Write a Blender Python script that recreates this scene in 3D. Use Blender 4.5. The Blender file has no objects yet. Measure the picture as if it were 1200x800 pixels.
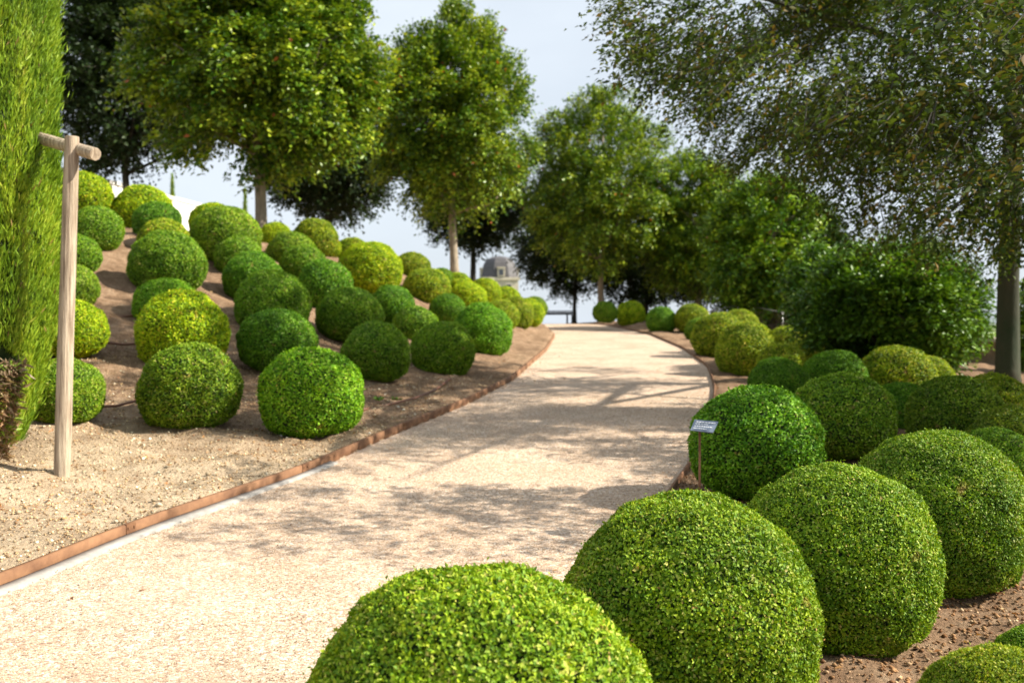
import bpy, math, random
import numpy as np
from mathutils import Vector, Matrix

# ------------------------------------------------------------------ basics
scene = bpy.context.scene
COL = scene.collection
F = 1167.0; CX = 600.0; CY = 400.0; HOR = 378.0; CAMZ = 1.6
PITCH = math.atan((CY - HOR) / F)

def ray(px, py):
    """direction (with y = 1) through a point of the photograph (1200 x 800 grid)"""
    a = (px - CX) / F; b = (CY - py) / F
    y = math.cos(PITCH) + b * math.sin(PITCH)
    z = -math.sin(PITCH) + b * math.cos(PITCH)
    return a / y, z / y

def at(px, py, d):
    a, b = ray(px, py)
    return Vector((a * d, d, CAMZ + b * d))

def hsh(ix, iy, iz, seed):
    h = (ix * 374761393 + iy * 668265263 + iz * 2147483647 + seed * 1274126177) & 0xffffffff
    h = ((h ^ (h >> 13)) * 1274126177) & 0xffffffff
    h = (h ^ (h >> 16)) & 0xffffff
    return h / float(0xffffff)

def vnoise(x, y, z=None, seed=0):
    x = np.asarray(x, float); y = np.asarray(y, float)
    z = np.zeros_like(x) if z is None else np.asarray(z, float)
    ix = np.floor(x).astype(np.int64); iy = np.floor(y).astype(np.int64); iz = np.floor(z).astype(np.int64)
    fx = x - ix; fy = y - iy; fz = z - iz
    fx = fx * fx * (3 - 2 * fx); fy = fy * fy * (3 - 2 * fy); fz = fz * fz * (3 - 2 * fz)
    r = 0
    for dx in (0, 1):
        wx = fx if dx else 1 - fx
        for dy in (0, 1):
            wy = fy if dy else 1 - fy
            for dz in (0, 1):
                wz = fz if dz else 1 - fz
                r = r + hsh(ix + dx, iy + dy, iz + dz, seed) * wx * wy * wz
    return r * 2 - 1

# ------------------------------------------------------------------ terrain
_yy = np.linspace(-40, 200, 2401)
_pp = np.interp(_yy, [-40, -5, 0, 2.7, 7.5, 14, 29, 35, 37.5, 40, 50, 60, 90, 200],
                [-1.0, -.35, -.1, .05, .32, .68, 1.27, 1.52, 1.56, 1.52, 1.15, .6, -1.0, -3.0])
_k = np.ones(15) / 15
_ps = np.convolve(np.pad(_pp, 7, mode='edge'), _k, mode='valid')
def P(y): return np.interp(y, _yy, _ps)

def on_path(px, py):
    a, b = ray(px, py)
    t = np.linspace(2, 60, 5801)
    g = CAMZ + b * t - P(t)
    i = int(np.argmax(g < 0))
    if g[i] >= 0: i = int(np.argmin(g))
    return a * t[i], t[i]

ELP = [(-6.2, -4.0), (-4.2, 1.5)]
for q in [(0, 690), (150, 626), (350, 558), (450, 513), (550, 472), (600, 446), (640, 411), (650, 394)]:
    ELP.append(on_path(*q))
ELP += [(1.05, 34.5), (.4, 37.5), (-1.5, 42), (-6, 52), (-14, 66), (-40, 110)]
ERP = [(-2.9, -4.0), (-.85, 2.0), (-.42, 2.9), (.1, 4.0)]
for q in [(788, 575), (808, 547), (834, 495), (838, 455), (830, 430), (800, 408), (762, 392)]:
    ERP.append(on_path(*q))
ERP += [(3.35, 34.5), (2.9, 37.5), (1.6, 42), (-2.5, 52), (-10, 66), (-36, 110)]
def smooth_curve(pts):
    pts = sorted(pts, key=lambda p: p[1])
    y = np.array([p[1] for p in pts]); x = np.array([p[0] for p in pts])
    Y = np.linspace(-4, 110, 2281)
    X = np.interp(Y, y, x)
    k = np.hanning(37); k /= k.sum()
    Xs = np.convolve(np.pad(X, 18, mode='edge'), k, mode='valid')
    Xs[:60] = X[:60] * (1 - np.linspace(0, 1, 60)) + Xs[:60] * np.linspace(0, 1, 60)
    return Y, Xs
_ely, _elx = smooth_curve(ELP); _ery, _erx = smooth_curve(ERP)
def EL(y): return np.interp(y, _ely, _elx)
def ER(y): return np.interp(y, _ery, _erx)
def XE(y): return np.interp(y, [-20, 5, 10, 15, 18, 22, 32, 45, 70, 140], [34, 24, 18, 14, 11.2, 9.6, 9.0, 9.0, 8, 8])
def M(y): return np.interp(y, [0, 7, 8.5, 10, 13, 15, 17, 20, 24, 28, 35, 45, 60], [.05, .06, .08, .13, .25, .36, .46, .58, .68, .76, .74, .5, .3])

def G(x, y):
    x = np.asarray(x, float); y = np.asarray(y, float)
    p = P(y)
    s = (EL(y) - x) * .94
    sm = np.interp(y, [12, 17, 19, 21, 24, 30], [12, 7.3, 6.6, 5.4, 4.1, 3.7])      # the slope levels out to a terrace
    s = np.where(s > 0, -np.log(np.exp(-np.clip(s, 0, 60) * 2) + np.exp(-sm * 2)) / 2, s)
    h = .06 * np.clip(s / .03, 0, 1) + M(y) * np.log1p(np.exp(np.clip((s - np.interp(y, [15, 26], [.9, .55])) * 3, -30, 30))) / 3 * (s > 0)
    hl = 7.5 * (1 - np.exp(-h / 7.5))
    sr = x - ER(y)
    hr = (.035 + .16 * np.exp(-((y - 33) / 4) ** 2) * np.clip(sr / .5, 0, 1)) * np.clip(sr / .03, 0, 1) - .03 * np.clip(sr, 0, 40)
    g = p + np.where(s > 0, hl, 0) + np.where(sr > 0, hr, 0)
    inside = (s <= 0) & (sr <= 0)
    g = g - .03 * inside
    d = np.maximum(np.maximum((x - XE(y)), 0) * 1.0, np.maximum(np.maximum(y - 150, -70 - x), (-y - 60)) * .5)
    d = np.maximum(d, 0)
    g = g - d
    far = np.hypot(x, y)
    floor_ = -26 + np.clip((far - 1800) / 2500, 0, 1) * 18 * (1 + .4 * vnoise(x / 700, y / 700, seed=3))
    return np.maximum(g, np.where(d > 0, floor_, -30))

def Gf(x, y): return float(G(np.array([x]), np.array([y]))[0])

# ------------------------------------------------------------------ mesh helpers
def link(name, me, mats=(), parent=None):
    o = bpy.data.objects.new(name, me)
    COL.objects.link(o)
    for m in mats: me.materials.append(m)
    if parent: o.parent = parent
    return o

def tag(o, label=None, cat=None, group=None, kind=None):
    if label: o['label'] = label
    if cat: o['category'] = cat
    if group: o['group'] = group
    if kind: o['kind'] = kind
    return o

def empty(name, loc, label, cat, group=None, rz=0):
    o = bpy.data.objects.new(name, None)
    o.empty_display_size = .2
    COL.objects.link(o); o.location = loc; o.rotation_euler = (0, 0, rz)
    return tag(o, label, cat, group)

def np_mesh(name, V, Fc, attr=None, mat_idx=None, smooth=False):
    """V (n,3), Fc list of arrays (m,k) of the same or different k"""
    me = bpy.data.meshes.new(name)
    if not isinstance(Fc, list): Fc = [Fc]
    me.vertices.add(len(V)); me.vertices.foreach_set('co', np.asarray(V, np.float32).ravel())
    loops = np.concatenate([f.ravel() for f in Fc]).astype(np.int32)
    tot = np.concatenate([np.full(len(f), f.shape[1]) for f in Fc]).astype(np.int32)
    start = np.concatenate([[0], np.cumsum(tot)[:-1]]).astype(np.int32)
    me.loops.add(len(loops)); me.loops.foreach_set('vertex_index', loops)
    me.polygons.add(len(tot)); me.polygons.foreach_set('loop_start', start)
    try: me.polygons.foreach_set('loop_total', tot)
    except Exception: pass
    if mat_idx is not None: me.polygons.foreach_set('material_index', np.asarray(mat_idx, np.int32))
    me.update(calc_edges=True)
    if smooth: me.polygons.foreach_set('use_smooth', np.ones(len(tot), bool))
    if attr:
        for k, a in attr.items():
            at_ = me.attributes.new(k, 'FLOAT', 'POINT'); at_.data.foreach_set('value', np.asarray(a, np.float32))
    me.validate()
    return me

class MB:
    """collects tubes, boxes and so on for one mesh object"""
    def __init__(s): s.v = []; s.f = []
    def add(s, v, f):
        n = len(s.v); s.v += [tuple(p) for p in v]; s.f += [tuple(i + n for i in q) for q in f]
    def box(s, c, d, rot=None):
        c = Vector(c); R = rot or Matrix.Identity(3)
        v = [c + R @ Vector((d[0] / 2 * i, d[1] / 2 * j, d[2] / 2 * k)) for i in (-1, 1) for j in (-1, 1) for k in (-1, 1)]
        s.add(v, [(0, 1, 3, 2), (4, 6, 7, 5), (0, 4, 5, 1), (2, 3, 7, 6), (0, 2, 6, 4), (1, 5, 7, 3)])
    def tube(s, pts, rad, n=10, jit=0, rng=None, cap=True):
        pts = [Vector(p) for p in pts]
        rings = []; up = Vector((0, 0, 1)); side = None
        for i, p in enumerate(pts):
            t = (pts[min(i + 1, len(pts) - 1)] - pts[max(i - 1, 0)]).normalized()
            if side is None:
                side = t.cross(Vector((1, 0, 0)) if abs(t.z) > .9 else up).normalized()
            side = (side - t * side.dot(t)).normalized()
            b = t.cross(side)
            r = rad[i] if hasattr(rad, '__len__') else rad
            ring = []
            for k in range(n):
                a = 2 * math.pi * k / n
                rr = r * (1 + (rng.uniform(-jit, jit) if rng else 0))
                ring.append(p + (side * math.cos(a) + b * math.sin(a)) * rr)
            rings.append(ring)
        v = [q for r_ in rings for q in r_]; f = []
        for i in range(len(rings) - 1):
            for k in range(n):
                a = i * n + k; b_ = i * n + (k + 1) % n
                f.append((a, b_, b_ + n, a + n))
        if cap:
            f.append(tuple(range(n - 1, -1, -1))); f.append(tuple((len(rings) - 1) * n + k for k in range(n)))
        s.add(v, f)
    def build(s, name, mat, parent=None, smooth=False, bevel=0):
        me = bpy.data.meshes.new(name); me.from_pydata(s.v, [], s.f); me.update()
        if smooth:
            for p in me.polygons: p.use_smooth = True
        o = link(name, me, [mat], parent)
        if bevel:
            m = o.modifiers.new('bevel', 'BEVEL'); m.width = bevel; m.segments = 2; m.limit_method = 'ANGLE'
        return o

# ------------------------------------------------------------------ materials
def new_mat(name):
    m = bpy.data.materials.new(name); m.use_nodes = True
    nt = m.node_tree; nt.nodes.clear()
    out = nt.nodes.new('ShaderNodeOutputMaterial')
    return m, nt, out
def N(nt, t, **kw):
    n = nt.nodes.new(t)
    for k, v in kw.items():
        if k.startswith('i_'): n.inputs[k[2:].replace('_', ' ')].default_value = v
        else: setattr(n, k, v)
    return n
def ramp(nt, stops, interp='LINEAR'):
    r = nt.nodes.new('ShaderNodeValToRGB'); cr = r.color_ramp; cr.interpolation = interp
    while len(cr.elements) < len(stops): cr.elements.new(.5)
    for e, (p, c) in zip(cr.elements, stops):
        e.position = p; e.color = (*c, 1) if len(c) == 3 else c
    return r
def mixrgb(nt, a, b, fac, mode='MIX'):
    n = nt.nodes.new('ShaderNodeMix'); n.data_type = 'RGBA'; n.blend_type = mode; n.clamp_factor = True
    L = nt.links
    for sock, v in ((n.inputs[0], fac), (n.inputs[6], a), (n.inputs[7], b)):
        if hasattr(v, 'is_linked') or hasattr(v, 'links'): L.new(v, sock)
        elif isinstance(v, (int, float)): sock.default_value = v
        else: sock.default_value = (*v, 1)
    return n.outputs[2]

def leaf_mat(name, stops, transl=.3, rough=.45, spec=.35, patch=None, patch_scale=2.0, warm=(1.25, 1.15, .5)):
    m, nt, out = new_mat(name); L = nt.links
    a = N(nt, 'ShaderNodeAttribute', attribute_name='rnd')
    r = ramp(nt, stops); L.new(a.outputs['Fac'], r.inputs[0])
    oi = N(nt, 'ShaderNodeObjectInfo')
    c = mixrgb(nt, r.outputs[0], oi.outputs['Color'], 1.0, 'MULTIPLY')
    tc = N(nt, 'ShaderNodeTexCoord')
    no = N(nt, 'ShaderNodeTexNoise'); no.inputs['Scale'].default_value = patch_scale; no.inputs['Detail'].default_value = 3
    L.new(tc.outputs['Object'], no.inputs['Vector'])
    pr = ramp(nt, [(.35, (.72, .8, .8)), (.65, (1.2, 1.15, 1.0))]); L.new(no.outputs['Fac'], pr.inputs[0])
    c = mixrgb(nt, c, pr.outputs[0], 1.0, 'MULTIPLY')
    if patch:
        n2 = N(nt, 'ShaderNodeTexNoise'); n2.inputs['Scale'].default_value = patch[1]; n2.inputs['Detail'].default_value = 4
        mp = N(nt, 'ShaderNodeMapping'); mp.inputs['Scale'].default_value = patch[3] if len(patch) > 3 else (1, 1, 1)
        L.new(tc.outputs['Object'], mp.inputs[0]); L.new(mp.outputs[0], n2.inputs['Vector'])
        r2 = ramp(nt, [(patch[2], (0, 0, 0)), (patch[2] + .08, (1, 1, 1))]); L.new(n2.outputs['Fac'], r2.inputs[0])
        c = mixrgb(nt, c, patch[0], r2.outputs[0])
    b = N(nt, 'ShaderNodeBsdfPrincipled'); b.inputs['Roughness'].default_value = rough
    b.inputs['Specular IOR Level'].default_value = spec
    L.new(c, b.inputs['Base Color'])
    t = N(nt, 'ShaderNodeBsdfTranslucent')
    c2 = mixrgb(nt, c, warm, 1.0, 'MULTIPLY'); L.new(c2, t.inputs['Color'])
    mx = N(nt, 'ShaderNodeMixShader'); mx.inputs[0].default_value = transl
    L.new(b.outputs[0], mx.inputs[1]); L.new(t.outputs[0], mx.inputs[2]); L.new(mx.outputs[0], out.inputs[0])
    return m

def noise_mat(name, c1, c2, scale=8, rough=.8, bump=.3, stretch=(1, 1, 1), detail=6, metallic=0, spec=.3, mid=.5, dist=.01, coord='Object'):
    m, nt, out = new_mat(name); L = nt.links
    tc = N(nt, 'ShaderNodeTexCoord'); mp = N(nt, 'ShaderNodeMapping'); mp.inputs['Scale'].default_value = stretch
    L.new(tc.outputs[coord], mp.inputs[0])
    no = N(nt, 'ShaderNodeTexNoise'); no.inputs['Scale'].default_value = scale; no.inputs['Detail'].default_value = detail
    no.inputs['Roughness'].default_value = .65
    L.new(mp.outputs[0], no.inputs['Vector'])
    r = ramp(nt, [(mid - .18, c1), (mid + .18, c2)]); L.new(no.outputs['Fac'], r.inputs[0])
    b = N(nt, 'ShaderNodeBsdfPrincipled'); b.inputs['Roughness'].default_value = rough; b.inputs['Metallic'].default_value = metallic
    b.inputs['Specular IOR Level'].default_value = spec
    L.new(r.outputs[0], b.inputs['Base Color'])
    bp = N(nt, 'ShaderNodeBump'); bp.inputs['Strength'].default_value = bump; bp.inputs['Distance'].default_value = dist
    L.new(no.outputs['Fac'], bp.inputs['Height']); L.new(bp.outputs[0], b.inputs['Normal'])
    L.new(b.outputs[0], out.inputs[0])
    return m

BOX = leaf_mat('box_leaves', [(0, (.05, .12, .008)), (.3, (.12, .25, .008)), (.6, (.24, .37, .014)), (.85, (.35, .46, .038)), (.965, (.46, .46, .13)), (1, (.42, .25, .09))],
               transl=.22, rough=.55, spec=.25, patch_scale=2.0, patch=((.30, .21, .06), 2.6, .665))
CORE = noise_mat('inner_twigs', (.012, .022, .006), (.03, .05, .012), 30, rough=1, bump=.2)
HORN = leaf_mat('hornbeam_leaves', [(0, (.018, .06, .004)), (.35, (.075, .17, .009)), (.75, (.36, .46, .028)), (.985, (.55, .58, .08)), (1, (.4, .12, .03))],
                transl=.22, rough=.4, spec=.4, patch_scale=.8)
SHADED = leaf_mat('shaded_leaves', [(0, (.012, .03, .006)), (.6, (.025, .05, .010)), (1, (.05, .085, .018))], transl=.15, rough=.5, spec=.3, patch_scale=.6)  # leaf colour kept dark to stand for shade on the back trees
OAK = leaf_mat('oak_leaves', [(0, (.015, .032, .008)), (.3, (.04, .075, .012)), (.6, (.085, .125, .02)), (.74, (.13, .11, .03)), (.9, (.16, .10, .03)), (1, (.26, .24, .07))],
               transl=.32, rough=.6, spec=.15, patch_scale=.5)
LAUREL = leaf_mat('laurel_leaves', [(0, (.03, .10, .012)), (.5, (.11, .23, .015)), (.9, (.26, .42, .035)), (1, (.4, .5, .10))], transl=.22, rough=.45, spec=.35, patch_scale=1)
CYP = leaf_mat('cypress_leaves', [(0, (.07, .15, .012)), (.4, (.21, .34, .022)), (.85, (.42, .52, .05)), (.97, (.52, .54, .10)), (1, (.36, .24, .10))],
               transl=.35, rough=.5, spec=.25, patch_scale=1.2, patch=((.30, .17, .08), 2.2, .66, (1, 1, .5)))
DEAD = leaf_mat('dead_twigs', [(0, (.18, .10, .06)), (.5, (.36, .23, .14)), (.78, (.5, .38, .24)), (.82, (.16, .26, .03)), (1, (.3, .42, .05))], transl=.25)
LITTER = leaf_mat('dry_leaves', [(0, (.12, .05, .02)), (.5, (.34, .14, .05)), (1, (.5, .33, .16))], transl=.15)
MOSSY = noise_mat('mossy_bark', (.02, .035, .012), (.055, .05, .03), 3, bump=.8, stretch=(1, 1, .5), dist=.03)
BARK = noise_mat('pale_bark', (.20, .16, .12), (.36, .30, .22), 14, bump=.6, stretch=(1, 1, .3), dist=.02)
BARKD = noise_mat('dark_bark', (.022, .022, .016), (.06, .055, .04), 12, bump=.8, stretch=(1, 1, .25), dist=.03)
WOOD = noise_mat('weathered_wood', (.17, .12, .08), (.52, .43, .32), 11, bump=1, stretch=(4, 4, .22), dist=.012)
RUST = noise_mat('rusted_steel', (.11, .05, .025), (.27, .14, .07), 5, rough=.75, bump=.3, detail=9, dist=.004)
CONC = noise_mat('pale_concrete', (.24, .22, .20), (.38, .36, .33), 9, rough=.9, bump=.4, dist=.004)
HOSE = noise_mat('brown_hose', (.12, .05, .03), (.22, .10, .06), 30, rough=.5, bump=.1)
SLATE = noise_mat('blue_slate', (.10, .125, .17), (.15, .18, .24), 25, rough=.35, bump=.1, spec=.5)
WHITE = noise_mat('white_paint', (.7, .7, .7), (.8, .8, .8), 20, bump=0)
LIME = noise_mat('white_render', (.72, .69, .62), (.84, .81, .75), 1.5, rough=.9, bump=.2, dist=.01)
TUFF = noise_mat('cream_stone', (.52, .45, .34), (.68, .62, .50), 2, rough=.9, bump=.3, dist=.02)
STONE = noise_mat('parapet_stone', (.28, .22, .16), (.42, .35, .26), 5, rough=.9, bump=.6, dist=.02)
ROOF = noise_mat('roof_slates', (.05, .05, .055), (.13, .12, .12), 6, rough=.5, bump=.6, stretch=(1, 1, 3), dist=.03)
LEAD = noise_mat('roof_lead', (.2, .2, .21), (.3, .3, .3), 4, rough=.5, bump=.2)
GLASS = noise_mat('window_glass', (.03, .035, .045), (.06, .07, .08), 2, rough=.1, bump=0, spec=.8)
IRON = noise_mat('dark_iron', (.02, .02, .022), (.045, .045, .045), 20, rough=.5, bump=.1)
GALV = noise_mat('galvanised_steel', (.35, .35, .34), (.5, .5, .5), 30, rough=.4, bump=.1, metallic=.6)
PEB = leaf_mat('pebble', [(0, (.34, .26, .18)), (.4, (.55, .43, .31)), (.8, (.70, .58, .45)), (1, (.80, .75, .68))], transl=0, rough=.8, spec=.25)
CLOD = leaf_mat('soil_clod', [(0, (.13, .075, .045)), (.5, (.24, .155, .09)), (.85, (.34, .24, .15)), (1, (.55, .47, .36))], transl=0, rough=.95, spec=.1)

def ground_mat():
    m, nt, out = new_mat('bed_soil'); L = nt.links
    tc = N(nt, 'ShaderNodeTexCoord')
    def noise(sc, det=6, ro=.6):
        n = N(nt, 'ShaderNodeTexNoise'); n.inputs['Scale'].default_value = sc; n.inputs['Detail'].default_value = det; n.inputs['Roughness'].default_value = ro
        L.new(tc.outputs['Object'], n.inputs['Vector']); return n
    big = noise(.9, 5); fine = noise(38, 8, .7); mid = noise(7, 6)
    side = N(nt, 'ShaderNodeAttribute', attribute_name='side'); far = N(nt, 'ShaderNodeAttribute', attribute_name='far')
    tan = ramp(nt, [(.25, (.36, .26, .165)), (.5, (.52, .40, .27)), (.75, (.64, .51, .36))]); L.new(mid.outputs['Fac'], tan.inputs[0])
    red = ramp(nt, [(.25, (.17, .105, .062)), (.5, (.28, .18, .11)), (.75, (.38, .27, .175))]); L.new(mid.outputs['Fac'], red.inputs[0])
    c = mixrgb(nt, tan.outputs[0], red.outputs[0], side.outputs['Fac'])
    fr = ramp(nt, [(.3, (.6, .6, .6)), (.7, (1.3, 1.3, 1.3))]); L.new(fine.outputs['Fac'], fr.inputs[0])
    c = mixrgb(nt, c, fr.outputs[0], 1.0, 'MULTIPLY')
    br = ramp(nt, [(.35, (.75, .72, .7)), (.6, (1.08, 1.08, 1.08))]); L.new(big.outputs['Fac'], br.inputs[0])
    c = mixrgb(nt, c, br.outputs[0], 1.0, 'MULTIPLY')
    gr = ramp(nt, [(.3, (.05, .085, .025)), (.7, (.14, .16, .06))])
    n3 = N(nt, 'ShaderNodeTexNoise'); n3.inputs['Scale'].default_value = .01; n3.inputs['Detail'].default_value = 8
    L.new(tc.outputs['Object'], n3.inputs['Vector']); L.new(n3.outputs['Fac'], gr.inputs[0])
    c = mixrgb(nt, c, gr.outputs[0], far.outputs['Fac'])
    b = N(nt, 'ShaderNodeBsdfPrincipled'); b.inputs['Roughness'].default_value = .95; b.inputs['Specular IOR Level'].default_value = .1
    L.new(c, b.inputs['Base Color'])
    vo = N(nt, 'ShaderNodeTexVoronoi'); vo.inputs['Scale'].default_value = 45; L.new(tc.outputs['Object'], vo.inputs['Vector'])
    b1 = N(nt, 'ShaderNodeBump'); b1.inputs['Strength'].default_value = .7; b1.inputs['Distance'].default_value = .012; b1.invert = True
    L.new(vo.outputs['Distance'], b1.inputs['Height'])
    b2 = N(nt, 'ShaderNodeBump'); b2.inputs['Strength'].default_value = 1.0; b2.inputs['Distance'].default_value = .035
    L.new(fine.outputs['Fac'], b2.inputs['Height']); L.new(b1.outputs[0], b2.inputs['Normal']); L.new(b2.outputs[0], b.inputs['Normal'])
    L.new(b.outputs[0], out.inputs[0]); return m

def gravel_mat():
    m, nt, out = new_mat('path_gravel'); L = nt.links
    tc = N(nt, 'ShaderNodeTexCoord')
    v1 = N(nt, 'ShaderNodeTexVoronoi'); v1.inputs['Scale'].default_value = 95; L.new(tc.outputs['Object'], v1.inputs['Vector'])
    v2 = N(nt, 'ShaderNodeTexVoronoi'); v2.inputs['Scale'].default_value = 48; L.new(tc.outputs['Object'], v2.inputs['Vector'])
    sep = N(nt, 'ShaderNodeSeparateColor'); L.new(v1.outputs['Color'], sep.inputs[0])
    r = ramp(nt, [(0, (.28, .20, .155)), (.25, (.46, .345, .265)), (.5, (.57, .43, .325)), (.8, (.64, .52, .42)), (1, (.74, .69, .63))]); L.new(sep.outputs[0], r.inputs[0])
    sep2 = N(nt, 'ShaderNodeSeparateColor'); L.new(v2.outputs['Color'], sep2.inputs[0])
    r2 = ramp(nt, [(0, (.82, .80, .78)), (1, (1.06, 1.05, 1.03))]); L.new(sep2.outputs[1], r2.inputs[0])
    c = mixrgb(nt, r.outputs[0], r2.outputs[0], 1.0, 'MULTIPLY')
    n = N(nt, 'ShaderNodeTexNoise'); n.inputs['Scale'].default_value = 1.3; n.inputs['Detail'].default_value = 8; n.inputs['Roughness'].default_value = .7; L.new(tc.outputs['Object'], n.inputs['Vector'])
    r3 = ramp(nt, [(.34, (.80, .75, .69)), (.58, (1.03, 1.0, .95))]); L.new(n.outputs['Fac'], r3.inputs[0])
    c = mixrgb(nt, c, r3.outputs[0], 1.0, 'MULTIPLY')
    b = N(nt, 'ShaderNodeBsdfPrincipled'); b.inputs['Roughness'].default_value = .9; b.inputs['Specular IOR Level'].default_value = .15
    L.new(c, b.inputs['Base Color'])
    b1 = N(nt, 'ShaderNodeBump'); b1.inputs['Strength'].default_value = .55; b1.inputs['Distance'].default_value = .006; b1.invert = True
    L.new(v1.outputs['Distance'], b1.inputs['Height'])
    b2 = N(nt, 'ShaderNodeBump'); b2.inputs['Strength'].default_value = .4; b2.inputs['Distance'].default_value = .02
    L.new(n.outputs['Fac'], b2.inputs['Height']); L.new(b1.outputs[0], b2.inputs['Normal']); L.new(b2.outputs[0], b.inputs['Normal'])
    L.new(b.outputs[0], out.inputs[0]); return m
SOIL = ground_mat(); GRAVEL = gravel_mat()

# ------------------------------------------------------------------ ground, path, river
def grade(lo, hi, step, end, g=1.18):
    a = list(np.arange(lo, hi, step)); s = step; x = hi
    while x < end: a.append(x); s *= g; x += s
    a.append(end)
    return a
xs_ = np.array(sorted(set([-v for v in grade(8, 8.01, .08, 5000)] + list(np.arange(-8, 9, .075)) + grade(9, 9.01, .08, 5000))))
ys_ = np.array(sorted(set([-v for v in grade(-1.2, -1.19, .1, 5000)] + list(np.arange(1.2, 20, .075)) + grade(20, 45, .2, 5000))))
XX, YY = np.meshgrid(xs_, ys_)
ZZ = G(XX, YY)
sl = EL(YY) - XX; srr = XX - ER(YY)
bed = np.clip(np.maximum(sl, srr) / .12, 0, 1)
near = (np.hypot(XX, YY) < 60)
rel = (.035 * vnoise(XX * 2.1, YY * 2.1, seed=5) + .022 * vnoise(XX * 5.3, YY * 5.3, seed=6) + .014 * vnoise(XX * 11, YY * 11, seed=7)) * bed * near
# real soil steps (worn between the left rows)
rel = rel + np.where(sl > .5, .05 * vnoise(XX * .8, YY * 1.6, seed=9), 0) * near
ZZ = ZZ + rel
ny, nx = XX.shape
idx = np.arange(nx * ny).reshape(ny, nx)
quads = np.stack([idx[:-1, :-1], idx[:-1, 1:], idx[1:, 1:], idx[1:, :-1]], -1).reshape(-1, 4)
sidea = np.clip((XX - (EL(YY) + ER(YY)) / 2) * 4, 0, 1); 
sidea = np.where(sl > 0, np.clip((YY - 8.3) / 2.5, 0, .95), sidea)
fara = np.clip((np.hypot(XX, YY) - 60) / 30, 0, 1)
me = np_mesh('ground', np.stack([XX, YY, ZZ], -1).reshape(-1, 3), quads, {'side': sidea.ravel(), 'far': fara.ravel()}, smooth=True)
tag(link('ground', me, [SOIL]), kind='structure')

py_ = np.concatenate([np.arange(-3.5, 45, .1), np.arange(45, 100, 1.0)])
nn = 25; rows = []
for y in py_:
    u = np.linspace(0, 1, nn)
    x = EL(y) + .02 + (ER(y) - EL(y) - .04) * u
    z = P(y) - .004 - .014 * np.exp(-((u - .5) / .3) ** 2) * 0 + .01 * vnoise(x * 1.2, np.full(nn, y * 1.2), seed=11) * np.minimum(1, np.minimum(u, 1 - u) * 6)
    rows.append(np.stack([x, np.full(nn, y), z], -1))
PV = np.array(rows); idx = np.arange(len(py_) * nn).reshape(len(py_), nn)
quads = np.stack([idx[:-1, :-1], idx[:-1, 1:], idx[1:, 1:], idx[1:, :-1]], -1).reshape(-1, 4)
tag(link('gravel_path', np_mesh('gravel_path', PV.reshape(-1, 3), quads, smooth=True), [GRAVEL]), kind='structure')

m, nt, out = new_mat('river_water'); b = N(nt, 'ShaderNodeBsdfPrincipled'); b.inputs['Base Color'].default_value = (.12, .16, .17, 1); b.inputs['Roughness'].default_value = .18
w = N(nt, 'ShaderNodeTexNoise'); w.inputs['Scale'].default_value = .3; bp = N(nt, 'ShaderNodeBump'); bp.inputs['Strength'].default_value = .15; nt.links.new(w.outputs['Fac'], bp.inputs['Height'])
nt.links.new(bp.outputs[0], b.inputs['Normal']); nt.links.new(b.outputs[0], out.inputs[0])
a_ = np.linspace(0, 2 * math.pi, 97)[:-1]
WV = np.concatenate([np.stack([np.cos(a_) * 330, np.sin(a_) * 330, a_ * 0 - 25], -1), np.stack([np.cos(a_) * 1950, np.sin(a_) * 1950, a_ * 0 - 25], -1)])
i_ = np.arange(96); j_ = (i_ + 1) % 96
tag(link('river', np_mesh('river', WV, np.stack([i_, i_ + 96, j_ + 96, j_], -1)), [m]), kind='structure')

# ------------------------------------------------------------------ leaves
def leaves(pos, axis, nrm, length, width, rnd, fold=.25):
    """kite-shaped leaves, 4 vertices and 2 triangles each"""
    n = len(pos)
    axis = axis / (np.linalg.norm(axis, axis=1, keepdims=True) + 1e-9)
    side = np.cross(nrm, axis); side /= (np.linalg.norm(side, axis=1, keepdims=True) + 1e-9)
    up = np.cross(axis, side)
    L = length[:, None]; W = width[:, None]
    v0 = pos
    v1 = pos + axis * L * .45 + side * W * .5 + up * W * fold
    v2 = pos + axis * L
    v3 = pos + axis * L * .45 - side * W * .5 + up * W * fold
    V = np.stack([v0, v1, v2, v3], 1).reshape(-1, 3)
    b_ = np.arange(n)[:, None] * 4
    Fc = np.concatenate([b_ + np.array([[0, 1, 2]]), b_ + np.array([[0, 2, 3]])], 1).reshape(-1, 3)
    return V, Fc, np.repeat(rnd, 4)

def unit(rng, n):
    v = rng.normal(size=(n, 3)); return v / np.linalg.norm(v, axis=1, keepdims=True)

def uv_sphere(nu=32, nv=18):
    V = []; Fq = []
    for j in range(nv + 1):
        th = math.pi * j / nv
        for i in range(nu):
            ph = 2 * math.pi * i / nu
            V.append((math.sin(th) * math.cos(ph), math.sin(th) * math.sin(ph), math.cos(th)))
    for j in range(nv):
        for i in range(nu):
            Fq.append((j * nu + i, (j + 1) * nu + i, (j + 1) * nu + (i + 1) % nu, j * nu + (i + 1) % nu))
    return np.array(V), np.array(Fq)

def combine(parts):
    """parts: list of (V, F, rnd, matindex)"""
    Vs = []; Fs = []; R = []; MI = []; n = 0
    for V, Fc, r, mi in parts:
        Vs.append(V); Fs.append(Fc + n); R.append(r); MI.append(np.full(len(Fc), mi)); n += len(V)
    return np.concatenate(Vs), Fs, np.concatenate(R), np.concatenate(MI)

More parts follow.
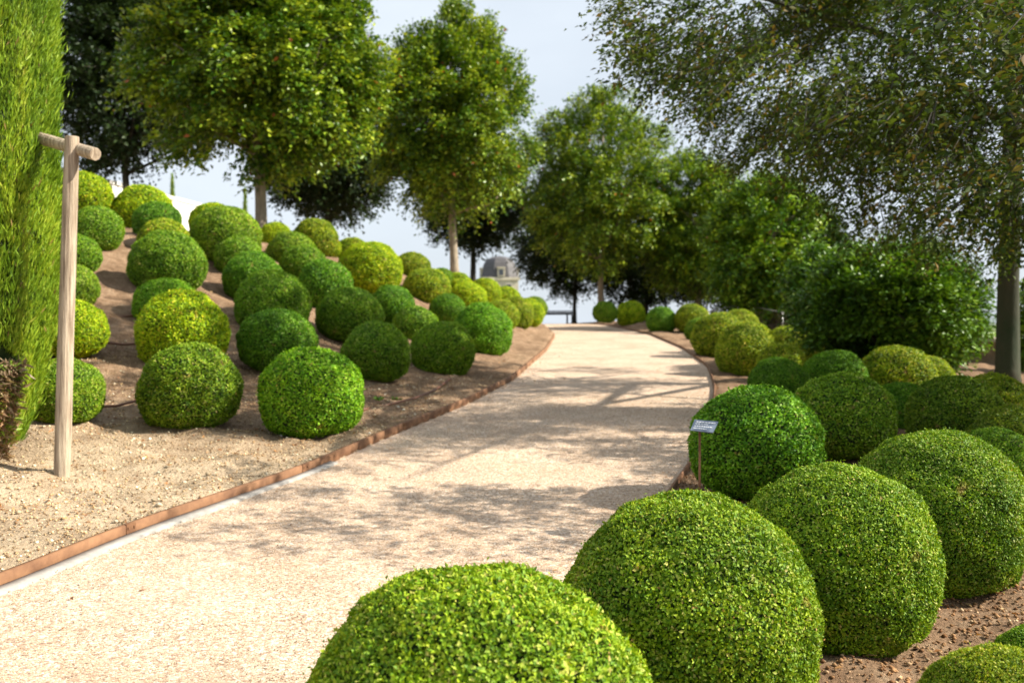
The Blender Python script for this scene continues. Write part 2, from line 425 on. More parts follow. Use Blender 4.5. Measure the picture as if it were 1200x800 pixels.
def ball_mesh(name, seed, nleaf, ll, lump=.02, shag=.025, flat=1.9):
    """unit-radius clipped ball: dark twiggy inside under a skin of small leaves"""
    rng = np.random.default_rng(seed)
    def shape(d):
        l = 1 + lump * vnoise(d[:, 0] * 2 + 9, d[:, 1] * 2, d[:, 2] * 2, seed=seed) + lump * .7 * vnoise(d[:, 0] * 5, d[:, 1] * 5, d[:, 2] * 5, seed=seed + 1)
        zz = d[:, 2]
        side_ = np.clip(-zz, 0, .75); l = l / np.sqrt(1 - side_ ** 2 * .24)      # steep sides down to the soil
        l = l * (1 - .12 * np.clip((-zz - .6) / .4, 0, 1))
        return l
    V, Fq = uv_sphere(40, 24)
    core = V * (shape(V) * (.945))[:, None]
    d = unit(rng, nleaf)
    s = shape(d)
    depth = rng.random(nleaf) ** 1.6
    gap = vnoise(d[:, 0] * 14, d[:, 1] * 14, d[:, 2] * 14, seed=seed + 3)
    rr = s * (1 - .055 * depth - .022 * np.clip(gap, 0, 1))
    out_ = rng.random(nleaf) < .02
    rr = rr + out_ * shag * rng.random(nleaf)
    pos = d * rr[:, None]
    ax = d * rng.uniform(.0, .8, (nleaf, 1)) + unit(rng, nleaf) * .9 + np.array([0, 0, .25])
    nr = d * flat + unit(rng, nleaf) * .9
    ln = ll * rng.uniform(.6, 1.25, nleaf)
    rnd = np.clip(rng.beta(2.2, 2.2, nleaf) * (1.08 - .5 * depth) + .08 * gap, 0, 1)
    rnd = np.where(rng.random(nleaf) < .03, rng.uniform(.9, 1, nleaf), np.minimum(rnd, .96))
    LV, LF, LR = leaves(pos - ax / np.linalg.norm(ax, axis=1, keepdims=True) * ln[:, None] * .4, ax, nr, ln, ln * .55, rnd)
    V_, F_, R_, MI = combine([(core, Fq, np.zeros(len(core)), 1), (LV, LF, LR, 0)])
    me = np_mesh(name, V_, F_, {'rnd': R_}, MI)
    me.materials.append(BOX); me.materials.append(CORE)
    return me

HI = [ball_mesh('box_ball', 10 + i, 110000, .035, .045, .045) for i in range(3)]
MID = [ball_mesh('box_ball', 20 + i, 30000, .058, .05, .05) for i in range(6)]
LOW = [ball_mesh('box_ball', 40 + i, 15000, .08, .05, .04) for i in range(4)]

# x, y and radius in the photograph, tint, label
SUN_LIME = (1.75, 1.5, .5); GREEN = (.85, .98, .9); OLIVE = (1.38, 1.15, .9); DEEP = (.6, .85, .7); MIDC = (1, 1, 1)  # lime and olive brightened: sunlight put into the colour of lit balls
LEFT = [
 (97, 235, 34, SUN_LIME, 'yellow-topped box ball partly behind the wooden stake, highest at the left end of the slope'),
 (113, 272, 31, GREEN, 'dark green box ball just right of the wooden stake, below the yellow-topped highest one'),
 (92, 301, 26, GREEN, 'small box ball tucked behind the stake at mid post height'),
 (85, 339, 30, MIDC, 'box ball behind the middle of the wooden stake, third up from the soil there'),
 (84, 392, 42, SUN_LIME, 'yellow-green box ball directly above the lowest one behind the wooden stake'),
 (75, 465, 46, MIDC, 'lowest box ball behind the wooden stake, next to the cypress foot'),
 (168, 251, 34, SUN_LIME, 'bright yellow-topped ball at the top of the dirt gully, under the dark tree crown'),
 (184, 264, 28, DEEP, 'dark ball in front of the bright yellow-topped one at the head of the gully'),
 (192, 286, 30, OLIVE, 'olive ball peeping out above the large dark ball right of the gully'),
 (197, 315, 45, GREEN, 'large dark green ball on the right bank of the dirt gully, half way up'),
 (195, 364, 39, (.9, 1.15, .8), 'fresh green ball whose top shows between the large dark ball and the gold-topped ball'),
 (213, 394, 54, SUN_LIME, 'big gold-topped ball standing right behind the front ball nearest the gully'),
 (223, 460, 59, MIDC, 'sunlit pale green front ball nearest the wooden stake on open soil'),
 (248, 263, 26, SUN_LIME, 'small yellow ball touching the back of the broad ball left of the pale tree trunk'),
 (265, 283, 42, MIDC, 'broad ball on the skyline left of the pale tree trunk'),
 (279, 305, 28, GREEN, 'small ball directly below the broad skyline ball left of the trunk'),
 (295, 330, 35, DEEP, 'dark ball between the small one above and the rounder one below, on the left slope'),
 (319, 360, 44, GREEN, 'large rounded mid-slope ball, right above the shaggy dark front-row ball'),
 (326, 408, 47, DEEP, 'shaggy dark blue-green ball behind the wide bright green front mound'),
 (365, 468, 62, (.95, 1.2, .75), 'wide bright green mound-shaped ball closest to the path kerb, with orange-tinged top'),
 (322, 280, 20, SUN_LIME, 'small lime ball at the foot of the pale trunk on the skyline'),
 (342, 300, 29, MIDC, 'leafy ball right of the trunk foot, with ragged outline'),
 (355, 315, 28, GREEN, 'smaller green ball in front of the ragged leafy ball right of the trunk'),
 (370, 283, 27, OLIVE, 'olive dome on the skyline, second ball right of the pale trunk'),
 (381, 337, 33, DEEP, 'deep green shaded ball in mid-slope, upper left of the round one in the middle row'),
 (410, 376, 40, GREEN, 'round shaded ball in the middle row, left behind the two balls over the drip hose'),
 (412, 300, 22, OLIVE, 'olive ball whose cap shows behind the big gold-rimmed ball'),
 (434, 321, 38, SUN_LIME, 'big gold-rimmed ball with a shaded face on the skyline between two trees'),
 (386, 294, 15, SUN_LIME, 'tiny lime ball wedged between the olive dome and the olive cap'),
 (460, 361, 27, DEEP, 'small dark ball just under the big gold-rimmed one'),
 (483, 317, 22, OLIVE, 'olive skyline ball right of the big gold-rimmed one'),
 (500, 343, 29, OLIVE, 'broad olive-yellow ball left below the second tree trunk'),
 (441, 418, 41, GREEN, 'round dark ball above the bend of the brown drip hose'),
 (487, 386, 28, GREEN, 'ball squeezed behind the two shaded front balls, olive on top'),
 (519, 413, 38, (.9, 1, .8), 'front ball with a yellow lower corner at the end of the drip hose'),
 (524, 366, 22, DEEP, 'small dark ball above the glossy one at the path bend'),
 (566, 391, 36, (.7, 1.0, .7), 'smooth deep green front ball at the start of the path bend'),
 (548, 353, 23, SUN_LIME, 'lime yellow ball in the sun above the smooth deep green one'),
 (536, 339, 20, SUN_LIME, 'lime ball straight below the second tree trunk'),
 (568, 345, 20, SUN_LIME, 'lime ball on the skyline just left below the slate-roofed pavilion'),
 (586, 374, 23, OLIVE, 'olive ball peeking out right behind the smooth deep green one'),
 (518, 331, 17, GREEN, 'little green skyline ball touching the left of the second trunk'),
 (592, 354, 19, SUN_LIME, 'lime ball below the pavilion wall on the skyline'),
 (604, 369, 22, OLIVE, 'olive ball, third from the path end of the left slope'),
 (618, 369, 20, SUN_LIME, 'narrow yellow ball, last but one at the path end of the left slope'),
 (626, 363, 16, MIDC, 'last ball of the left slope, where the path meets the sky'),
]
RIGHT = [
 (561, 882, 221, (1.15, 1.08, 1.0), 'huge clipped box ball cut by the bottom edge, nearest to the camera'),
 (807, 729, 152, (1.1, 1.06, 1), 'second nearest clipped box ball, full and round beside the gravel'),
 (980, 658, 118, (.98, 1, .95), 'third large ball, standing on open red-brown soil in the sun'),
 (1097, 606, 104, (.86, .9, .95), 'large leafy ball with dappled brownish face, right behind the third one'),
 (886, 530, 79, (.62, .9, .6), 'vivid green shaded ball directly behind the plant label'),  # darkened tint stands in for tree shade on this ball
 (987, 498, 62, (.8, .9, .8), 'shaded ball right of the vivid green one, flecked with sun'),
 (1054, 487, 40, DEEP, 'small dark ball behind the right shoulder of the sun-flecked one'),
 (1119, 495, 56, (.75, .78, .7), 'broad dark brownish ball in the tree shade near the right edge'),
 (1163, 485, 48, OLIVE, 'olive sunlit ball right below the thick tree trunk'),
 (1187, 526, 52, (.9, .8, .8), 'brown-green ball cut by the right edge, between the trunk and the mottled ball'),
 (1166, 556, 55, GREEN, 'low green ball behind the large leafy dappled one at the right edge'),
 (1050, 452, 48, OLIVE, 'large sunlit ball in front of the laurel bush'),
 (1086, 452, 35, OLIVE, 'sunlit ball leaning against the right flank of the largest one by the laurel'),
 (1006, 425, 20, SUN_LIME, 'small cap of a golden ball left of the large one by the laurel'),
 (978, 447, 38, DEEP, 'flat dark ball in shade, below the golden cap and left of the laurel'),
 (915, 431, 29, OLIVE, 'olive ball with a rust-tinged rim above the darkest ball'),
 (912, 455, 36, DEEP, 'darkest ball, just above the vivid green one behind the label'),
 (876, 415, 38, OLIVE, 'big olive ball where the far shadow ends on the bed'),
 (842, 398, 32, OLIVE, 'ball left of the big olive one, touching it'),
 (866, 386, 24, OLIVE, 'golden cap rising behind the big olive ball'),
 (922, 405, 24, OLIVE, 'golden dome in front of the gap of sky left of the laurel'),
 (955, 415, 22, (1.2, 1, .8), 'orange-tinged low dome right of the gap of sky'),
 (811, 377, 21, OLIVE, 'olive ball below the fourth tree, at the far bend of the path'),
 (819, 389, 17, GREEN, 'low ball in front of the olive one at the far bend'),
 (775, 377, 18, DEEP, 'wide deep green ball, third from the far path end'),
 (739, 369, 17, SUN_LIME, 'second ball from the far path end, lit yellow on top'),
 (709, 368, 15, GREEN, 'farthest ball of the right bed, at the foot of the third tree'),
 (1216, 784, 52, (.9, 1, .9), 'small ball at the right edge of the photo beyond the gold-flecked one'),
 (1182, 872, 114, (1.25, 1.0, .85), 'gold-flecked box ball in the bottom right corner'),
]
brng = random.Random(4)
def solve(px, py, r, k=.64):
    a, b = ray(px, py)
    t = np.linspace(1.6, 60, 5841)
    f = CAMZ + b * t - G(a * t, t) - k * r * t / F
    i = int(np.argmax(f < 0))
    if f[i] >= 0: i = int(np.argmin(f[500:3000])) + 500; print('BALL fallback', px, py, round(float(t[i]), 1), round(float(f[i]), 2))
    return t[i]
BALLS = []
# balls of which the photograph shows little more than the cap: they stand farther back and deeper
CAPS = {(97, 235), (168, 251), (192, 286), (195, 364), (248, 263), (322, 280), (342, 300), (370, 283), (412, 300), (386, 294), (483, 317), (500, 343),
        (548, 353), (536, 339), (568, 345), (518, 331), (592, 354), (586, 374), (487, 386), (1006, 425), (866, 386), (1050, 452), (1086, 452), (955, 415), (1054, 487)}
def place_ball(px, py, r, tint, label, group):
    if px > 700 and r > 60: k = .68
    elif (px, py) in CAPS: k = .3
    else: k = .58
    t = solve(px, py, r, k)
    me = (brng.choice(HI) if r > 90 else brng.choice(MID) if r > 34 else brng.choice(LOW))
    o = bpy.data.objects.new('box_ball', me); COL.objects.link(o)
    p = at(px, py, t); R = r * t / F * .985
    sz = brng.uniform(.95, .99) if r > 90 else brng.uniform(.84, .95)
    p.z += R * (1 - sz)
    o.location = p; o.scale = (R, R, R * sz); o.rotation_euler = (brng.uniform(-.15, .15), brng.uniform(-.15, .15), brng.uniform(0, 6.28))
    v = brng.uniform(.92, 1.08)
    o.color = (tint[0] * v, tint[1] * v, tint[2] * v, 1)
    tag(o, label, 'topiary ball', group)
    BALLS.append((p.x, p.y, R, label))
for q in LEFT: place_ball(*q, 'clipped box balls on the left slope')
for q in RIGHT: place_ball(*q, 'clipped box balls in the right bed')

# ------------------------------------------------------------------ trees
def spray_crown(name, mat, seed, center, rad, nspray, per, ll, spray_len, egg=.16, shell=.36, up=.4, noise_thr=-.2, noise_sc=1.25, extra=None, wid=.6, droop=.3, core=None):
    """a crown of short leafy twigs spread through an egg-shaped volume"""
    rng = np.random.default_rng(seed)
    c = np.array(center); rad = np.array(rad)
    pts = np.zeros((0, 3))
    while len(pts) < nspray:
        d = unit(rng, nspray * 2)
        u = rng.random(len(d)) ** shell
        q = d * u[:, None]
        w_ = 1 - egg * q[:, 2]
        q[:, :2] *= w_[:, None]
        lump = 1 + .13 * vnoise(d[:, 0] * 2.3 + seed, d[:, 1] * 2.3, d[:, 2] * 2.3, seed=seed) + .06 * vnoise(d[:, 0] * 6 + seed, d[:, 1] * 6, d[:, 2] * 6, seed=seed + 9)
        p_ = c + q * rad * lump[:, None]
        if noise_thr is not None:
            keep = vnoise(p_[:, 0] * noise_sc, p_[:, 1] * noise_sc, p_[:, 2] * noise_sc * 1.4, seed=seed + 2) > noise_thr
            p_ = p_[keep]
        if extra: p_ = p_[extra(p_)]
        pts = np.concatenate([pts, p_])
    pts = pts[:nspray]
    rel = (pts - c) / rad
    dirn = rel + unit(rng, nspray) * .55
    hz = rel[:, 2]
    dirn[:, 2] = dirn[:, 2] * .6 + np.where(hz > 0, up * (1 + hz * 1.5), -droop * .3) + rng.normal(size=nspray) * .15
    dirn /= np.linalg.norm(dirn, axis=1, keepdims=True)
    SL = spray_len * rng.uniform(.6, 1.35, nspray)
    u = (np.arange(per) + .5) / per
    P0 = pts[:, None, :] + dirn[:, None, :] * (u[None, :, None] - .3) * SL[:, None, None]
    P0[:, :, 2] -= (u[None, :] ** 2) * SL[:, None] * droop
    P0 = P0 + rng.normal(size=P0.shape) * spray_len * .11
    sgn = np.where(np.arange(per) % 2, 1, -1)
    hor = np.cross(dirn, np.array([0, 0, 1.])); hor /= (np.linalg.norm(hor, axis=1, keepdims=True) + 1e-6)
    AX = dirn[:, None, :] * .6 + hor[:, None, :] * sgn[None, :, None] * .8 + rng.normal(size=P0.shape) * .35
    AX[:, :, 2] -= .15
    n = nspray * per
    NR = np.array([0, 0, 1.]) + rng.normal(size=(n, 3)) * .5
    ln = ll * rng.uniform(.65, 1.3, n)
    srnd = rng.beta(2, 2.5, nspray)
    rnd = np.clip(np.repeat(srnd, per) * .6 + rng.random(n) * .4, 0, .95)
    rnd = np.where(rng.random(n) < .004, 1.0, rnd)
    V, Fc, R = leaves(P0.reshape(-1, 3), AX.reshape(-1, 3), NR, ln, ln * wid, rnd)
    tw = max(.006, ll * .09)
    TV, TF, TR = leaves(pts - dirn * SL[:, None] * .45, dirn - np.array([0, 0, droop * .5]), rng.normal(size=(nspray, 3)), SL * 1.15, np.full(nspray, tw * 2), np.zeros(nspray), fold=.5)
    V, Fs, R, MI = combine([(V, Fc, R, 0), (TV, TF, TR, 1)])
    me = np_mesh(name, V, Fs, {'rnd': R}, MI)
    me.materials.append(mat); me.materials.append(BARKD)
    return me

def trunk_mb(h, r0, crown_c, crown_r, seed, limbs=9, lean=0):
    rng = random.Random(seed); mb = MB()
    top = Vector((rng.uniform(-.1, .1) + lean, rng.uniform(-.1, .1), crown_c[2] + crown_r[2] * .5))
    pts = []; rad = []
    for i in range(11):
        u = i / 10
        pts.append(Vector((top.x * u + .03 * math.sin(u * 9 + seed), top.y * u + .03 * math.cos(u * 7), -.15 + (top.z + .15) * u)))
        rad.append(r0 * (1.35 if i == 0 else 1) * (1 - .75 * u))
    mb.tube(pts, rad, 12, .06, rng)
    for k in range(limbs):
        u = .0 + k / limbs
        z0 = h * .97 + (top.z - h) * u * .7
        base = Vector((top.x * z0 / top.z, top.y * z0 / top.z, z0))
        a = k * 2.4 + rng.random()
        l = crown_r[0] * (.85 - .3 * u)
        e = base + Vector((math.cos(a) * l, math.sin(a) * l, l * rng.uniform(.45, .9)))
        mid = base.lerp(e, .5) + Vector((rng.uniform(-.15, .15), rng.uniform(-.15, .15), -.12 * l))
        mb.tube([base, mid, e], [r0 * .5 * (1 - .4 * u), r0 * .3, r0 * .06], 7, .05, rng)
        for j in range(3):
            b0 = base.lerp(e, .35 + .2 * j); a2 = a + rng.uniform(-1.2, 1.2); l2 = l * .45
            mb.tube([b0, b0 + Vector((math.cos(a2) * l2, math.sin(a2) * l2, l2 * rng.uniform(.2, .9)))], [r0 * .16, r0 * .04], 5)
    return mb

def tree(name, px, t, cy_top, cy_bot, half_px, mat, bark, label, cat, group, seed, r0=.12, nspray=1000, per=26, ll=.095, px_c=None, tint=(1, 1, 1), sl=.6, **kw):
    a, _ = ray(px, 400); x = a * t; y = t; g = Gf(x, y)
    zb = at(px, cy_bot, t).z; zt = at(px, cy_top, t).z; R = half_px * 1.03 * t / F; nspray = int(nspray * 2.3); ll = ll * 1.2
    e = empty(name, (x, y, g), label, cat, group)
    cc = (((px_c or px) - px) * t / F, 0, (zb + zt) / 2 - g); cr = (R, R, (zt - zb) / 2)
    ob = trunk_mb(zb - g + .1, r0, cc, cr, seed).build('trunk', bark, e, smooth=True)
    me = spray_crown('crown', mat, seed, cc, cr, nspray, per, ll, sl, **kw)
    c = link('crown', me, [], e); c.color = (*tint, 1)
    return e

GH = 'pollarded hornbeams along the path'
tree('hornbeam_tree', 305, 22, -95, 202, 132, HORN, BARK, 'tallest leafy tree on the slope, its pale trunk rising behind the box balls', 'tree', GH, 101, r0=.15, nspray=1900, per=28, px_c=308, ll=.10, sl=.6)
tree('hornbeam_tree', 532, 28, 14, 250, 88, HORN, BARK, 'egg-shaped leafy tree standing alone against the sky left of the slate-roofed pavilion', 'tree', GH, 102, r0=.13, nspray=1200)
tree('hornbeam_tree', 704, 38.5, 104, 318, 88, HORN, BARK, 'rounded leafy tree with pale trunk behind the farthest two balls of the right bed', 'tree', GH, 103, r0=.14, nspray=1300, px_c=702)
tree('hornbeam_tree', 818, 39, 182, 348, 62, HORN, BARK, 'leafy tree with short trunk just behind the far bend of the path', 'tree', GH, 104, r0=.13, nspray=1000, tint=(.95, 1, .9))
tree('hornbeam_tree', 894, 32, 205, 362, 66, HORN, BARK, 'leafy tree with low crown left of the laurel bush, under the brown-leaved branches', 'tree', GH, 105, r0=.12, nspray=1000, tint=(.8, .95, .8))
GD = 'dark trees behind the hornbeams'
tree('dark_tree', 150, 31, -60, 205, 92, SHADED, BARKD, 'dark dense tree crown behind the tallest leafy tree, between it and the cypress', 'tree', GD, 201, r0=.14, nspray=1300, per=24, ll=.11)
tree('dark_tree', 385, 33, 60, 252, 84, SHADED, BARKD, 'dark tree crown hanging low between the tallest leafy tree and the egg-shaped one', 'tree', GD, 202, r0=.14, nspray=1200, per=24, ll=.11)
tree('dark_tree', 556, 42, 160, 290, 58, SHADED, BARKD, 'dark tree with black trunk just left of the slate-roofed pavilion', 'tree', GD, 203, r0=.16, nspray=1000, per=22, ll=.12)
tree('dark_tree', 674, 46, 200, 340, 60, SHADED, BARKD, 'dark tree with thin black trunk standing beyond the end of the path', 'tree', GD, 204, r0=.1, nspray=1000, per=22, ll=.12, px_c=668)
tree('dark_tree', 757, 46, 215, 358, 58, SHADED, BARKD, 'dark tree filling the gap right of the rounded leafy tree', 'tree', GD, 205, r0=.13, nspray=1000, per=22, ll=.12)
tree('dark_tree', 855, 45, 220, 366, 66, SHADED, BARKD, 'dark tree in shade between the two trees of the right bed', 'tree', GD, 206, r0=.13, nspray=1000, per=22, ll=.12)
tree('dark_tree', 940, 36, 235, 372, 50, SHADED, BARKD, 'dark tree left behind the laurel bush beside the gap of sky', 'tree', GD, 207, r0=.13, nspray=900, per=22, ll=.11, tint=(1.4, 1.6, 1.2))

# big spreading tree of the right edge
tx, ty = at(1180, 430, 14.5).x, 14.5
tg = Gf(tx, ty)
e = empty('evergreen_oak', (tx, ty, tg), 'large spreading tree with thick dark trunk at the right edge and brown-green leaves', 'tree')
mb = MB(); orng = random.Random(8)
mb.tube([(0, 0, -.2), (0, 0, .3), (.02, .02, 1.6), (.0, -.1, 3.2), (-.1, -.3, 4.6), (-.3, -.5, 6.5), (-.4, -.6, 8.5)], [.24, .17, .145, .135, .115, .09, .04], 14, .07, orng)
tips = []
for k in range(17):
    z0 = 2.9 + k * .3; b0 = Vector((-.1, -.2, z0)); a = 2.0 + k * 2.4
    ex = -.5 + math.cos(a) * 4.8; ey = -2.9 + math.sin(a) * 4.3; ez = z0 + orng.uniform(-.1, 1.6)
    m1 = b0.lerp(Vector((ex, ey, ez)), .4) + Vector((0, 0, .5)); m2 = b0.lerp(Vector((ex, ey, ez)), .75) + Vector((orng.uniform(-.3, .3), orng.uniform(-.3, .3), .3))
    mb.tube([b0, m1, m2, (ex, ey, ez)], [.075, .05, .03, .008], 7, .05, orng)
    for j in range(7):
        q0 = m1.lerp(Vector((ex, ey, ez)), orng.random()); a2 = orng.uniform(0, 6.28); l2 = orng.uniform(.6, 1.5)
        q1 = q0 + Vector((math.cos(a2) * l2, math.sin(a2) * l2, orng.uniform(-.5, .6)))
        mb.tube([q0, q0.lerp(q1, .5) + Vector((0, 0, .08)), q1], [.02, .012, .004], 5)
mb.build('trunk', MOSSY, e, smooth=True)
def oak_keep(p):
    # the underside of the crown rises towards the camera side and the left, where the photo shows open sky
    wx, wy, wz = p[:, 0] + tx, p[:, 1] + ty, p[:, 2] + tg
    q = wx / wy * F + CX
    lim = np.interp(q, [690, 712, 730, 770, 850, 940, 1000, 1200], [-400, 0, 85, 125, 172, 215, 268, 290])
    lim = lim + 30 * vnoise(p[:, 0] * 1.3, p[:, 1] * 1.3, seed=66)
    near = np.interp(wz, [2.5, 3.6, 4.6, 6, 9], [5.0, 5.6, 8.4, 11.3, 12.5]) + .5 * vnoise(wx * .9, wz * .9, seed=67)  # near cut shapes the crown to keep its shade off the near left
    return (wz > CAMZ + (HOR - lim) / F * wy) & (wy > near) & ((wx < 6.6) | (wy < 11.6))  # right-hand part cut back as well, to let sun onto the bank
me = spray_crown('crown', OAK, 301, (-.9, -3.7, 4.7), (5.7, 6.3, 4.2), 7200, 18, .072, .42, egg=.1, shell=.42, up=.1, noise_thr=.18, noise_sc=.95, extra=oak_keep, wid=.5, droop=.6)
link('crown', me, [], e)

# bushes
def bush(name, px, pyt, pyb, half, t, mat, seed, label, n=900, per=22, ll=.1, tint=(1, 1, 1)):
    a, _ = ray(px, 400); x = a * t; g = Gf(x, t)
    zt = at(px, pyt, t).z; R = half * t / F; zb = min(g + .1, at(px, pyb, t).z)
    e = empty(name, (x, t, g), label, 'bush')
    mb = MB(); rr = random.Random(seed)
    for k in range(6):
        a_ = k * 1.05; mb.tube([(.05 * math.cos(a_), .05 * math.sin(a_), -.1), (R * .3 * math.cos(a_), R * .3 * math.sin(a_), (zt - g) * .4), (R * .6 * math.cos(a_), R * .6 * math.sin(a_), (zt - g) * .8)], [.04, .03, .01], 6)
    mb.build('stems', BARKD, e, smooth=True)
    cz = (zt + zb) / 2 - g; V, Fq = uv_sphere(24, 14)
    me = spray_crown('foliage', mat, seed, (0, 0, cz), (R, R, (zt - zb) / 2), n, per, ll, .4, egg=-.1, shell=.3, up=.3, wid=.45, droop=.2, noise_thr=-.45)
    c = link('foliage', me, [], e); c.color = (*tint, 1)
bush('laurel_bush', 1046, 290, 436, 97, 17, LAUREL, 401, 'large rounded laurel bush with glossy leaves left of the thick trunk', n=3800, ll=.09, tint=(.85, .9, .8))
bush('laurel_bush', 968, 296, 415, 42, 21, LAUREL, 402, 'smaller dark laurel bush tucked behind the left side of the large one', n=800, tint=(.6, .7, .7))
bush('garden_shrub', 1222, 330, 440, 26, 18, LAUREL, 403, 'light green shrub showing at the right edge behind the thick trunk', n=400, tint=(1.5, 1.3, .8))

# ------------------------------------------------------------------ cypresses
def cypress(x, y, R, H, n, blade, seed, label, group=None, mat=CYP, core=True, zstart=.1, dead=None):
    g = Gf(x, y); e = empty('cypress', (x, y, g), label, 'cypress', group)
    rng = np.random.default_rng(seed)
    mb = MB(); mb.tube([(0, 0, -.1), (0, 0, H * .6)], [R * .16, R * .06], 8); mb.build('trunk', BARKD, e, smooth=True)
    def prof(u): return R * np.interp(u, [0, .04, .15, .5, .8, 1], [.55, .72, .95, 1, .75, .05])
    u = rng.random(n); a = rng.uniform(0, 2 * math.pi, n)
    lump = 1 + .06 * vnoise(np.cos(a) * 2.5, np.sin(a) * 2.5, u * H * .8, seed=seed) + .07 * vnoise(np.cos(a) * 9, np.sin(a) * 9, u * H * 1.3, seed=seed + 1) + .05 * rng.normal(size=n) * (rng.random(n) < .12)
    rr = prof(u) * lump * (1 - .16 * rng.random(n) ** 1.5)
    if dead: rr = rr * np.where((np.abs(a - 5.1) < .62 + .2 * np.sin(u * 90)) & (u * H < dead * (1 + .15 * np.sin(a * 9))), .55, 1)
    pos = np.stack([np.cos(a) * rr, np.sin(a) * rr, zstart + u * (H - zstart)], -1)
    o_ = np.stack([np.cos(a), np.sin(a), np.zeros(n)], -1)
    ax = o_ * rng.uniform(.1, .55, (n, 1)) + np.array([0, 0, 1.]) + rng.normal(size=(n, 3)) * .26
    clump = vnoise(a * 6, u * H * 2.2, seed=seed + 5)
    rnd = np.clip(.45 + .3 * clump + rng.normal(size=n) * .16, 0, .96); rnd = np.where(rng.random(n) < .012, 1, rnd)
    ln = blade * rng.uniform(.6, 1.5, n)
    nr = o_ + rng.normal(size=(n, 3)) * .7
    V, Fc, Rn = leaves(pos, ax, nr, ln, ln * .13, rnd, fold=.3)
    parts = [(V, Fc, Rn, 0)]
    if core:
        cv = []; m_ = 28; k_ = 60
        for j in range(k_ + 1):
            uj = j / k_
            for i in range(m_):
                ai = 2 * math.pi * i / m_
                q = float(prof(uj)) * .9; cv.append((math.cos(ai) * q, math.sin(ai) * q, zstart + uj * (H - zstart)))
        cf = np.array([(j * m_ + i, j * m_ + (i + 1) % m_, (j + 1) * m_ + (i + 1) % m_, (j + 1) * m_ + i) for j in range(k_) for i in range(m_)])
        parts.append((np.array(cv), cf, np.zeros(len(cv)), 1))
    V, Fs, Rr, MI = combine(parts)
    me = np_mesh('foliage', V, Fs, {'rnd': Rr}, MI); me.materials.append(mat); me.materials.append(CORE)
    link('foliage', me, [], e)
    if dead:
        n2 = 9000; a = 5.1 + rng.uniform(-.75, .75, n2); z = rng.uniform(0, 1, n2) ** .8 * dead
        r2 = R * (.62 + .26 * z / dead + .1 * rng.random(n2)) * 1.0
        pos = np.stack([np.cos(a) * r2, np.sin(a) * r2, z + .02], -1); o_ = np.stack([np.cos(a), np.sin(a), a * 0], -1)
        ax = o_ * .6 + rng.normal(size=(n2, 3)) * .6; ln = rng.uniform(.03, .1, n2)
        V, Fc, Rn = leaves(pos, ax, o_ + rng.normal(size=(n2, 3)), ln, ln * .22, rng.random(n2))
        me = np_mesh('dead_foliage', V, Fc, {'rnd': Rn}); me.materials.append(DEAD)
        d_ = link('dead_foliage', me, [], e); d_['label'] = 'brown dead twigs low on the cypress'
    return e
cypress(at(-41, 400, 8.0).x, 8.0, .72, 7.2, 260000, .068, 501, 'bright green columnar cypress filling the left edge beside the wooden stake', dead=.75)
GC = 'slim cypresses on the skyline'
cypress(at(203, 400, 47).x, 47, .13, at(203, 205, 47).z - Gf(at(203, 400, 47).x, 47), 3500, .12, 502, 'slim green cypress spire against the sky above the gully, beside the white wall', GC)
cypress(at(288, 400, 50).x, 50, .12, at(288, 221, 50).z - Gf(at(288, 400, 50).x, 50), 3500, .12, 503, 'shorter thin cypress spire just left of the pale tree trunk', GC)

# ------------------------------------------------------------------ wooden stake
def ground_hit(px, py):
    a, b = ray(px, py); t = np.linspace(2, 60, 5801); f = CAMZ + b * t - G(a * t, t); i = int(np.argmax(f < 0)); return a * t[i], t[i]
sx, sy = ground_hit(71, 556); sg = Gf(sx, sy)
topp = at(84.5, 160, sy)
st = empty('tree_stake', (sx, sy, sg), 'tall weathered round wooden stake with a short crossbar in front of the cypress', 'stake')
R_ = 9.3 * sy / F
mb = MB(); rg = random.Random(3)
pts = [Vector((0, 0, -.25)).lerp(Vector((topp.x - sx, 0, topp.z - sg)), u) for u in np.linspace(0, 1, 9)]
mb.tube(pts, [R_ * .98, R_, R_, R_ * .97, R_ * .95, R_ * .94, R_ * .92, R_ * .9, R_ * .86], 16, .025, rg)
mb.build('post', WOOD, st, smooth=False, bevel=.004)
cb0 = at(40, 160, sy + .35); cb1 = at(112, 181, sy - R_ * 1.6)
mb = MB(); o0 = Vector((sx, sy, sg)); mb.tube([cb0 - o0, (cb0 + cb1) / 2 - o0, cb1 - o0], [R_ * .78, R_ * .8, R_ * .8], 14, .03, rg)
mb.build('crossbar', WOOD, st, bevel=.004)

# ------------------------------------------------------------------ steel edging, concrete, hoses, plant label
def ribbon(fx, y0, y1, step, section, name, mat, jit=0, seed=1):
    """sweeps a closed cross-section (offset across, height) along an edge curve x = fx(y)"""
    V = []; ys = np.arange(y0, y1, step); k = len(section)
    for y in ys:
        dx = float(fx(y + .15) - fx(y - .15)) / .3; n_ = Vector((1, -dx)).normalized(); z = float(P(y))
        wob = jit * float(vnoise(np.array([y * 1.3]), np.array([0.]), seed=seed)[0])
        for (o_, h_) in section:
            V.append((float(fx(y)) + n_.x * (o_ + (wob if o_ > .03 else 0)), y + n_.y * o_, z + h_))
    V = np.array(V); m_ = len(ys)
    Q = np.array([(j * k + i, j * k + (i + 1) % k, (j + 1) * k + (i + 1) % k, (j + 1) * k + i) for j in range(m_ - 1) for i in range(k)])
    cap = [np.array([list(range(k))]), np.array([[(m_ - 1) * k + i for i in range(k)]])]
    return link(name, np_mesh(name, V, [Q] + cap), [mat])
ys_e = float(on_path(640, 411)[1])
o = ribbon(EL, -3, 60, .2, [(-.028, -.08), (-.028, .074), (.0, .078), (.012, .07), (.012, -.08)], 'steel_edging', RUST)
